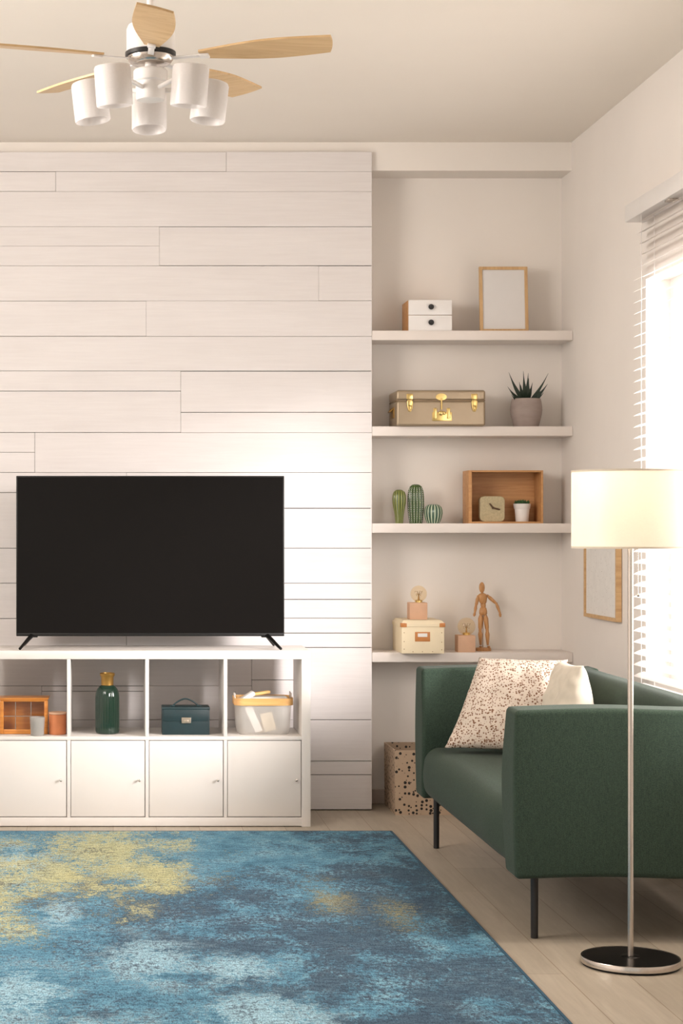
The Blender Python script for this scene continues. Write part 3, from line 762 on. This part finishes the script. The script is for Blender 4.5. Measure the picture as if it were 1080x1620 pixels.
# ------------------------------------------------------------------ alcove: lowest shelf
D1 = 8.93; y = CY+D1; k = D1/F
xa, xb = PX(635.3, D1), PX(702.5, D1); zb_ = Z4; zl = PZ(991.5, D1); zt = PZ(981, 8.96); yb = y+.285
t = thing('storage_box', 'cream lidded storage box with tan label holder and corners on the lowest shelf', 'storage box', ((xa+xb)/2, y+.14, Z4))
b = new(); add_box(b, xa, xb, y, yb, zb_, zl, .002); mk('box_body', b, m_creambox, t)
b = new(); tt = bmesh.new(); bmesh.ops.create_cube(tt, size=1)
add_box(b, xa-.003, xb+.003, y-.003, yb+.001, zl-.001, zl+.014, .0015)
for v in tt.verts:
    g = .014 if v.co.z > 0 else 0
    v.co = Vector((xa-.003+g if v.co.x < 0 else xb+.003-g, y-.003+g if v.co.y < 0 else yb+.001-g, zt if v.co.z > 0 else zl+.0135))
merge(b, tt); mk('lid', b, m_creambox, t, smooth=False)
for sx, xx in ((-1, xa-.003), (1, xb+.003)):
    b = new()
    add_box(b, min(xx, xx-sx*.026)-(.001 if sx < 0 else 0), max(xx, xx-sx*.026)+(.001 if sx > 0 else 0), y-.0045, y-.002, zl-.002, zl+.016, .0006)
    add_box(b, xx-.0012, xx+.0012, y-.003, y+.026, zl-.002, zl+.016, .0006)
    add_box(b, min(xx, xx-sx*.02), max(xx, xx-sx*.02), y-.003, y+.024, zl+.0145, zl+.017, .0006)
    add_ball(b, (xx-sx*.010, y-.005, zl+.007), .003)
    mk('lid_corner', b, m_kraft, t)
b = new(); add_box(b, PX(656.2, D1), PX(680, D1), y-.003, y+.001, PZ(1014.8, D1), PZ(999.8, D1), .0015); hld = mk('label_holder', b, m_kraft, t)
b = new(); add_box(b, PX(660.5, D1), PX(675.5, D1), y-.0038, y-.002, PZ(1007.5, D1), PZ(1002, D1)); mk('label_card', b, m_towel, hld)
for (px, py) in ((639, 1001), (639, 1015), (639, 1027), (698.5, 1001), (698.5, 1016), (698.5, 1028), (653, 1031), (668, 1031), (684, 1031)):
    b = new(); add_ball(b, (PX(px, D1), y, PZ(py, D1)), .0022, seg=10)
    mk('rivet', b, m_bronze, t)

def bulb_lamp(pxl, pxr, pyt, base_z, D1, gx, gy, gr, label):
    k = D1/F; xa, xb = PX(pxl, D1), PX(pxr, D1); y = CY+D1; zt = PZ(pyt, D1); w = xb-xa; yc = y+w/2
    t = thing('bulb_lamp', label, 'lamp', ((xa+xb)/2, yc, base_z), 'globe bulb lamps on the lowest shelf')
    b = new(); add_box(b, xa, xb, y, y+w, base_z, zt, .003); mk('base_block', b, m_cork, t)
    kc = (D1+w/2)/F; c = Vector((PX(gx, D1+w/2), yc, PZ(gy, D1+w/2))); r = gr*kc
    b = new(); add_lathe(b, [(0, zt), (.017, zt), (.017, zt+.010), (.014, zt+.012), (0, zt+.012)], (c.x, c.y, 0), 24); mk('socket', b, m_gold, t)
    b = new(); prof = []
    for i in range(17):
        a = -PI/2+.38+(PI-.38)*i/16; prof.append((r*math.cos(a) if i < 16 else 0, r*math.sin(a)))
    prof = [(.013, zt+.010-c.z), (.0135, -r*.97)]+prof
    add_lathe(b, prof, c, 40); g = mk('glass_globe', b, m_amber, t)
    b = new()
    add_tube(b, [c+Vector((0, 0, -r)), c+Vector((0, 0, -r*.2))], [.006, .003], 8)
    n = 6
    for i in range(n):
        a = 2*PI*i/n; a2 = a+PI/n
        add_tube(b, [c+Vector((0, 0, -r*.3)), c+Vector((math.cos(a)*r*.45, math.sin(a)*r*.45, r*.35)), c+Vector((math.cos(a2)*r*.3, math.sin(a2)*r*.3, -r*.25))], .0009, 5)
    mk('filament', b, m_bronze, t)
bulb_lamp(648, 676, 953.5, zt, 9.0, 662, 939.3, 13, 'globe bulb lamp on a square blush block, on top of the cream storage box')
bulb_lamp(724.2, 752, 1005.3, Z4, 9.01, 737.5, 991, 14, 'globe bulb lamp on a blush block directly on the shelf beside the mannequin')

# mannequin
D1 = 9.12; k = D1/F
Q = lambda px, py, dy=0: Vector((PX(px, D1), CY+D1+dy, PZ(py, D1)))
t = thing('artist_mannequin', 'jointed wooden artist mannequin standing on a disc base, arms spread', 'mannequin', (PX(764.5, D1), CY+D1, Z4))
b = new(); add_lathe(b, [(0, 0), (12*k, 0), (12.2*k, .002), (12.2*k, .013), (11.4*k, .016), (0, .016)], (PX(764.5, D1), CY+D1, Z4), 40, mtx=Matrix.Diagonal((1, .75, 1, 1))); mk('base', b, m_doll, t)
b = new(); add_tube(b, [Vector((PX(764.3, D1), CY+D1+.012, Z4+.012)), Q(764.3, 968, .008)], .0018, 8); mk('support_rod', b, m_steel, t)
def ell(pts, rs, name, m=m_doll, flat=1.0):
    b = new(); add_tube(b, pts, [r*k for r in rs], 16); return mk(name, b, m, t, ang=70)
b = new(); add_ball(b, Q(762, 929.5), 1, (4.5*k, 5.2*k, 8.6*k)); add_tube(b, [Q(762.2, 936), Q(763, 941)], 2*k, 10); mk('head', b, m_doll, t)
def body(pts, name, fl=.7):
    b = new(); loops = []
    for (px, py, w) in pts:
        c = Q(px, py); loops.append([c+Vector((w*k*math.cos(a), w*k*fl*math.sin(a), 0)) for a in [2*PI*i/20 for i in range(20)]])
    loft(b, loops, True, True); mk(name, b, m_doll, t, ang=60)
body([(763, 938.5, 3), (763, 940, 6), (763, 942, 7.2), (763.2, 947, 7), (763.8, 953, 5.4), (764, 955, 4.2)], 'chest')
add = [(764, 954, 2.5), (764, 956, 4.3), (764.2, 960, 3.9), (764.2, 962, 2.5)]
body(add, 'waist')
body([(764, 960.5, 3.5), (764, 962, 5.2), (764, 967, 6.4), (764, 971, 6.4), (764, 973.5, 4)], 'pelvis')
for (sh, el, wr, hd, dy) in (((756, 943.8), (752.2, 959), (750.2, 969), (748.8, 975), -.01), ((771, 942.6), (784.5, 955), (789.5, 969), (790.5, 976), -.012)):
    b = new(); add_ball(b, Q(*sh), 2.2*k); A, B, C_, E = Q(*sh), Q(*el, dy*.5), Q(*wr, dy), Q(*hd, dy)
    add_tube(b, [A, A.lerp(B, .3), A.lerp(B, .8), B], [1.8*k, 2.9*k, 2.4*k, 1.6*k], 12); add_ball(b, B, 2.1*k)
    add_tube(b, [B, B.lerp(C_, .3), C_], [1.7*k, 2.5*k, 1.6*k], 12); add_ball(b, C_, 1.7*k)
    add_tube(b, [C_, C_.lerp(E, .5), E], [1.5*k, 2.2*k, 1.2*k], 10)
    mk('arm', b, m_doll, t, ang=60)
for (hp, kn, an, ft) in (((760.3, 972.5), (759, 997), (760, 1019), (759.3, 1025.3)), ((767.3, 972.5), (770.2, 997), (771.2, 1019), (772, 1025.3))):
    A, B, C_, E = Q(*hp), Q(*kn, -.004), Q(*an, 0), Q(*ft, -.012)
    b = new(); add_tube(b, [A, A.lerp(B, .25), A.lerp(B, .85), B], [2.2*k, 4*k, 3.2*k, 2*k], 14); add_ball(b, B, 2.6*k)
    add_tube(b, [B, B.lerp(C_, .3), C_.lerp(B, .1), C_], [2*k, 3.5*k, 2.2*k, 1.6*k], 14); add_ball(b, C_, 2*k)
    E.z = Z4+.0205; add_ball(b, E, 1, (2.4*k, 4.8*k, 1.6*k))
    mk('leg', b, m_doll, t, ang=60)

# spotted bin on the floor
D1 = 8.85; xa = PX(625, D1); xb = xa+.34; y = CY+D1; zt = PZ(1187, D1)
b = new(); yb = y+.34
loft(b, [[Vector(p) for p in ((xa, y, 0), (xb, y, 0), (xb, yb, 0), (xa, yb, 0))], [Vector(p) for p in ((xa-.003, y-.003, zt), (xb+.003, y-.003, zt), (xb+.003, yb, zt), (xa-.003, yb, zt))],
         [Vector(p) for p in ((xa+.003, y+.003, zt), (xb-.003, y+.003, zt), (xb-.003, yb-.006, zt), (xa+.003, yb-.006, zt))],
         [Vector(p) for p in ((xa+.006, y+.006, .006), (xb-.006, y+.006, .006), (xb-.006, yb-.006, .006), (xa+.006, yb-.006, .006))]], True, True)
mk('storage_bin', b, m_spotbox, smooth=False, label='open kraft paper bin with black spots on the floor behind the sofa', cat='bin')

# picture on right wall
t = thing('wall_picture', 'speckled print in a gold oak frame on the right wall behind the lamp', 'picture', (RX-.001, CY+8.43, .935))
rot = Matrix.Rotation(-PI/2, 4, 'Z')
frame(t, 8.70-8.14, .45, .016, .024, Vector((RX-.026, CY+8.70, .935)), rot, m_oak, m_print)

# ------------------------------------------------------------------ sofa
SX0, SX1, SN, SF, SB, ST = 1.30, 2.06, CY+6.07, CY+8.05, .215, .757
t = thing('sofa', 'dark green two-seat sofa with boxy arms on thin black legs', 'sofa', ((SX0+SX1)/2, (SN+SF)/2, 0))
def arm_def(side):
    ylo, yhi = (SN, SN+.16) if side == 0 else (SF-.16, SF)
    def f(p):
        u = (p.z-SB)/(ST-SB); q = (p.y-ylo)/(yhi-ylo)
        inner = q if side == 0 else 1-q
        bulge = .055*math.sin(PI*min(1, max(0, u*1.05)))**.8*max(0, 1-abs(u-.62)*.9)
        sgn = 1 if side == 0 else -1
        x = p.x+.006*math.sin(PI*u)*-1*max(0, 1-(p.x-SX0)/.2)
        top = -.012*max(0, u-.8)*5*(1-abs(2*q-1))*0
        return (x, p.y+sgn*inner*(bulge-.035*max(0, u-.75)*4*0), p.z+top+.004*math.sin(p.x*9))
    return f
for side in (0, 1):
    b = new(); ylo, yhi = (SN, SN+.16) if side == 0 else (SF-.16, SF)
    add_soft(b, (SX0, ylo, SB), (SX1-.02, yhi, ST), .017, 14, 5, arm_def(side)); mk('armrest', b, m_green, t, ang=180)
def back_def(p):
    u = (p.z-SB)/(ST-SB); front = max(0, min(1, (SX1-p.x)/.2))
    return (p.x+.02*(1-u)*front*-3+.0*u, p.y, p.z)
b = new(); add_soft(b, (SX1-.15, SN+.03, SB), (SX1-.02, SF-.03, ST-.001), .05, 14, 5, back_def); mk('backrest', b, m_green, t, ang=180)
def seat_def(p):
    fr = max(0, 1-(p.x-SX0)/.12); u = (p.z-SB)/(.43-SB)
    v = (p.y-SN-.1)/(SF-SN-.2)
    crown = .012*math.sin(PI*max(0, min(1, v)))*u
    en = max(0, min(1, (p.y-SN-.20)/.12, (SF-.14-p.y)/.12))
    return (p.x+(.012-.030*math.sin(PI*min(1, max(0, u*.9+.05)))*en)*fr, p.y, p.z+crown)
b = new(); add_soft(b, (SX0+.004, SN+.07, SB+.002), (SX1-.1, SF-.07, .428), .055, 14, 6, seat_def); mk('seat', b, m_green, t, ang=180)
for (x, y) in ((PX(845, 6.19), CY+6.19), (PX(690, 7.93), CY+7.93), (1.95, CY+6.19), (1.95, CY+7.93)):
    b = new(); add_lathe(b, [(0, 0), (.0105, 0), (.012, .001), (.0125, SB+.02), (0, SB+.02)], (x, y, 0), 20); mk('leg', b, m_blackmetal, t)

# cushions
def cushion(name, corners, th, mat, label, seedv, wr=.006, sub=44, pinch=.05):
    A, B, C_, D_ = [Vector(c) for c in corners]   # TL TR BR BL
    nrm = ((B-A).cross(D_-A)).normalized(); cen = (A+B+C_+D_)/4
    b = new(); tt = bmesh.new()
    for s in (-1, 1):
        g = []
        for i in range(sub+1):
            row = []
            for j in range(sub+1):
                u, v = i/sub*2-1, j/sub*2-1
                # pull edge middles in, keep the corners pointed
                uu = u*(1-pinch*(1-v*v)); vv = v*(1-pinch*(1-u*u))
                a, c = (uu+1)/2, (vv+1)/2
                p = A.lerp(B, a).lerp(D_.lerp(C_, a), c)
                hgt = ((1-u**2)*(1-v**2))**.45
                w = noise.noise(p*9+Vector((seedv, 0, 0)))*wr*hgt+noise.noise(p*26+Vector((0, seedv, 0)))*wr*.35
                edge = noise.noise(p*60)*.003*(1-min(1, hgt*3))
                row.append(tt.verts.new(p+nrm*s*(th/2*hgt)+nrm*(w+edge)))
            g.append(row)
        for i in range(sub):
            for j in range(sub):
                f = (g[i][j], g[i+1][j], g[i+1][j+1], g[i][j+1]); tt.faces.new(f if s > 0 else f[::-1])
    bmesh.ops.remove_doubles(tt, verts=tt.verts[:], dist=1e-5)
    bmesh.ops.recalc_face_normals(tt, faces=tt.faces[:]); merge(b, tt)
    return mk(name, b, mat, label=label, cat='cushion', ang=180)
def Pd(px, py, D): return tuple(P(px, py, D))
cushion('speckled_cushion', [Pd(758, 1040, 7.80), Pd(898, 1044, 7.62), (1.80, CY+7.42, .448), Pd(703, 1183, 7.60)], .13, m_speck, 'cream cushion with brown speckles leaning in the far sofa corner', 1.3, .012)
cushion('plain_cushion', [Pd(889, 1044, 7.52), Pd(922, 1053, 7.10), (1.76, CY+6.98, .455), (1.67, CY+7.40, .455)], .15, m_cream, 'plain cream cushion on the sofa partly behind the near armrest', 5.1, .022)

# ------------------------------------------------------------------ floor lamp
LD = 5.81; lx, ly = PX(997, LD), CY+LD
t = thing('floor_lamp', 'lit floor lamp with white drum shade and steel pole beside the sofa', 'floor lamp', (lx, ly, 0))
b = new(); add_lathe(b, [(0, .001), (.146, .001), (.148, .004), (.148, .006), (0, .006)], (lx, ly, 0), 96); mk('base_pad', b, m_black, t)
b = new(); add_lathe(b, [(.1475, .006), (.1490, .007), (.1490, .024), (.1480, .0255), (.143, .0255), (.143, .006), (.1475, .006)], (lx, ly, 0), 128); mk('base_rim', b, m_steel, t)
b = new(); add_lathe(b, [(0, .0065), (.1432, .0065), (.1432, .0252), (.03, .0262), (.028, .028), (.012, .030), (0, .030)], (lx, ly, 0), 96); mk('base_plate', b, m_blacksteel, t)
sb_, st_ = 1.277, 1.514
b = new(); add_lathe(b, [(0, .026), (.0088, .026), (.0088, 1.36), (.016, 1.365), (.016, 1.40), (0, 1.40)], (lx, ly, 0), 28); mk('pole', b, m_steel, t)
b = new(); R = .1765
add_lathe(b, [(R, sb_), (R, (sb_+st_)/2), (R, st_), (R-.0015, st_), (R-.0015, (sb_+st_)/2), (R-.0015, sb_), (R, sb_)], (lx, ly, 0), 96); sh = mk('lamp_shade', b, m_shade, t)
m_bind = M('shade_binding', (.72, .64, .52), .8)
for z in (sb_+.002, st_-.002):
    b = new(); add_lathe(b, [(R+.0008, z-.003), (R+.0008, z+.003), (R-.0025, z+.003), (R-.0025, z-.003), (R+.0008, z-.003)], (lx, ly, 0), 96)
    mk('shade_trim', b, m_bind, sh)
b = new()
for i in range(3):
    a = 2*PI*i/3+.5; add_tube(b, [(lx, ly, 1.385), (lx+math.cos(a)*(R-.002), ly+math.sin(a)*(R-.002), 1.385)], .0015, 6)
mk('shade_spider', b, m_steel, t)
b = new(); add_lathe(b, [(0, 1.40), (.012, 1.40), (.014, 1.415), (.028, 1.44), (.030, 1.455), (.022, 1.475), (0, 1.482)], (lx, ly, 0), 28); mk('light_bulb', b, m_bulb, t)
cx = PX(1009, LD-.01); b = new(); add_tube(b, [(cx, ly-.01, 1.342), (cx, ly-.01, PZ(941.5, LD-.01))], .0009, 6)
for i in range(26): add_ball(b, (cx, ly-.01, 1.34-i*.0050*1.15*1.2), .0016, seg=8)
add_ball(b, (PX(1009.5, LD-.01), ly-.01, PZ(941.5, LD-.01)), .0052); add_tube(b, [(lx+.012, ly-.005, 1.372), (cx, ly-.01, 1.34)], .0015, 6)
mk('pull_chain', b, m_steel, t)
lamp('lamp_bulb_light', 'POINT', (lx, ly, 1.435), 26, (1, .90, .76), shadow_soft_size=.035)

# ------------------------------------------------------------------ ceiling fan
FD = 5.566; fx, fy, fz = PX(238, FD), CY+FD, 2.715
t = thing('ceiling_fan', 'five-blade wooden ceiling fan with five frosted glass lights', 'ceiling fan', (fx, fy, ZC))
k = FD/F
b = new(); add_lathe(b, [(0, ZC), (.065, ZC), (.065, ZC-.03), (.045, ZC-.055), (.012, ZC-.06), (0, ZC-.06)], (fx, fy, 0), 40); mk('canopy', b, m_whitem, t)
b = new(); add_lathe(b, [(0, 2.80), (.011, 2.80), (.011, ZC-.05), (0, ZC-.05)], (fx, fy, 0), 20); mk('downrod', b, m_whitem, t)
b = new(); add_lathe(b, [(0, 2.822), (.045, 2.822), (.066, 2.812), (.0705, 2.80), (.0705, 2.735), (.0, 2.735)], (fx, fy, 0), 64); mk('motor_housing', b, m_whitem, t)
b = new(); add_lathe(b, [(0, 2.735), (.0715, 2.735), (.0745, 2.733), (.0745, 2.722), (.0715, 2.720), (0, 2.720)], (fx, fy, 0), 64); mk('motor_band', b, m_blackmetal, t)
b = new(); add_lathe(b, [(0, 2.7205), (.068, 2.7205), (.066, 2.712), (.060, 2.703), (.052, 2.698), (0, 2.698)], (fx, fy, 0), 64); mk('rotor_plate', b, m_steel, t)
b = new(); add_lathe(b, [(0, 2.70), (.016, 2.70), (.018, 2.685), (.046, 2.683), (.050, 2.678), (.050, 2.650), (.047, 2.647), (.043, 2.646), (.043, 2.600), (.040, 2.594), (.015, 2.588), (0, 2.588)], (fx, fy, 0), 48); mk('light_hub', b, m_whitem, t)
Rb = .535
def blade_pt(u, s):
    r = .150+(Rb-.150)*u
    w = .022+.038*math.sin(min(1, u/.62)*PI/2)**1.1
    if u > .62: w = .060-.010*((u-.62)/.38)**1.5
    return r, s*w
for i in range(5):
    ang = math.radians(-90+72*i); pit = math.radians(11)
    b = new(); tt = bmesh.new(); nu = 24; top = []; 
    for lay in (0, 1):
        g = []
        for a in range(nu+1):
            row = []
            for s in range(-4, 5):
                u = a/nu; r, w = blade_pt(u, s/4)
                if u > .8: r += (.006*(1-(s/4)**2)-.010*(s/4))*((u-.8)/.2)
                row.append(tt.verts.new((r, w, lay*.006)))
            g.append(row)
        for a in range(nu):
            for s in range(8):
                f = (g[a][s], g[a+1][s], g[a+1][s+1], g[a][s+1]); tt.faces.new(f)
        top.append(g)
    g0, g1 = top
    for a in range(nu):
        for s in (0, 8): tt.faces.new((g0[a][s], g0[a+1][s], g1[a+1][s], g1[a][s]))
    for a in (0, nu):
        for s in range(8): tt.faces.new((g0[a][s], g0[a][s+1], g1[a][s+1], g1[a][s]))
    bmesh.ops.recalc_face_normals(tt, faces=tt.faces[:])
    mt = Matrix.Translation((fx, fy, fz)) @ Matrix.Rotation(ang, 4, 'Z') @ Matrix.Rotation(-pit, 4, 'X')
    merge(b, tt, mt); bl = mk('blade', b, m_blade, t, smooth=False)
    tt = bmesh.new(); add_box(tt, .055, .152, -.009, .009, -.004, -.0005, .0015); add_box(tt, .150, .178, -.012, .012, -.007, -.0005, .0015)
    b = new(); merge(b, tt, mt); mk('blade_bracket', b, m_whitem, bl)
rs = .185
for i in range(5):
    a = math.radians(90+72*i); cx, cy = fx+rs*math.cos(a), fy+rs*math.sin(a)
    tl = Matrix.Rotation(a, 4, 'Z') @ Matrix.Rotation(math.radians(7), 4, 'Y') @ Matrix.Rotation(-a, 4, 'Z')
    cz = 2.602; r = .0525; hh = .0585
    mt = Matrix.Translation((cx, cy, cz)) @ tl
    b = new()
    add_tube(b, [(fx+.04*math.cos(a), fy+.04*math.sin(a), 2.625), (fx+.10*math.cos(a), fy+.10*math.sin(a), 2.632), (fx+(rs-.035)*math.cos(a), fy+(rs-.035)*math.sin(a), 2.642), (cx, cy, cz+.050)], .007, 12)
    arm = mk('lamp_arm', b, m_whitem, t)
    b = new(); tt = bmesh.new(); add_lathe(tt, [(0, hh+.002), (.020, hh+.002), (.022, hh-.004), (.022, .022), (.018, .018), (0, .018)], (0, 0, 0), 28); merge(b, tt, mt); mk('lamp_socket', b, m_whitem, t)
    b = new(); tt = bmesh.new()
    add_lathe(tt, [(.021, hh), (r-.010, hh), (r-.003, hh-.003), (r, hh-.010), (r, 0), (r, -hh+.004), (r-.002, -hh), (r-.004, -hh+.003), (r-.004, 0), (r-.005, hh-.008), (.021, hh-.005)], (0, 0, 0), 56); merge(b, tt, mt)
    g = mk('glass_shade', b, m_frost, t)
    b = new(); tt = bmesh.new(); add_lathe(tt, [(0, .02), (.011, .018), (.013, .004), (.022, -.014), (.023, -.024), (.016, -.036), (0, -.041)], (0, 0, 0), 24); merge(b, tt, mt); mk('light_bulb', b, m_frost, g)
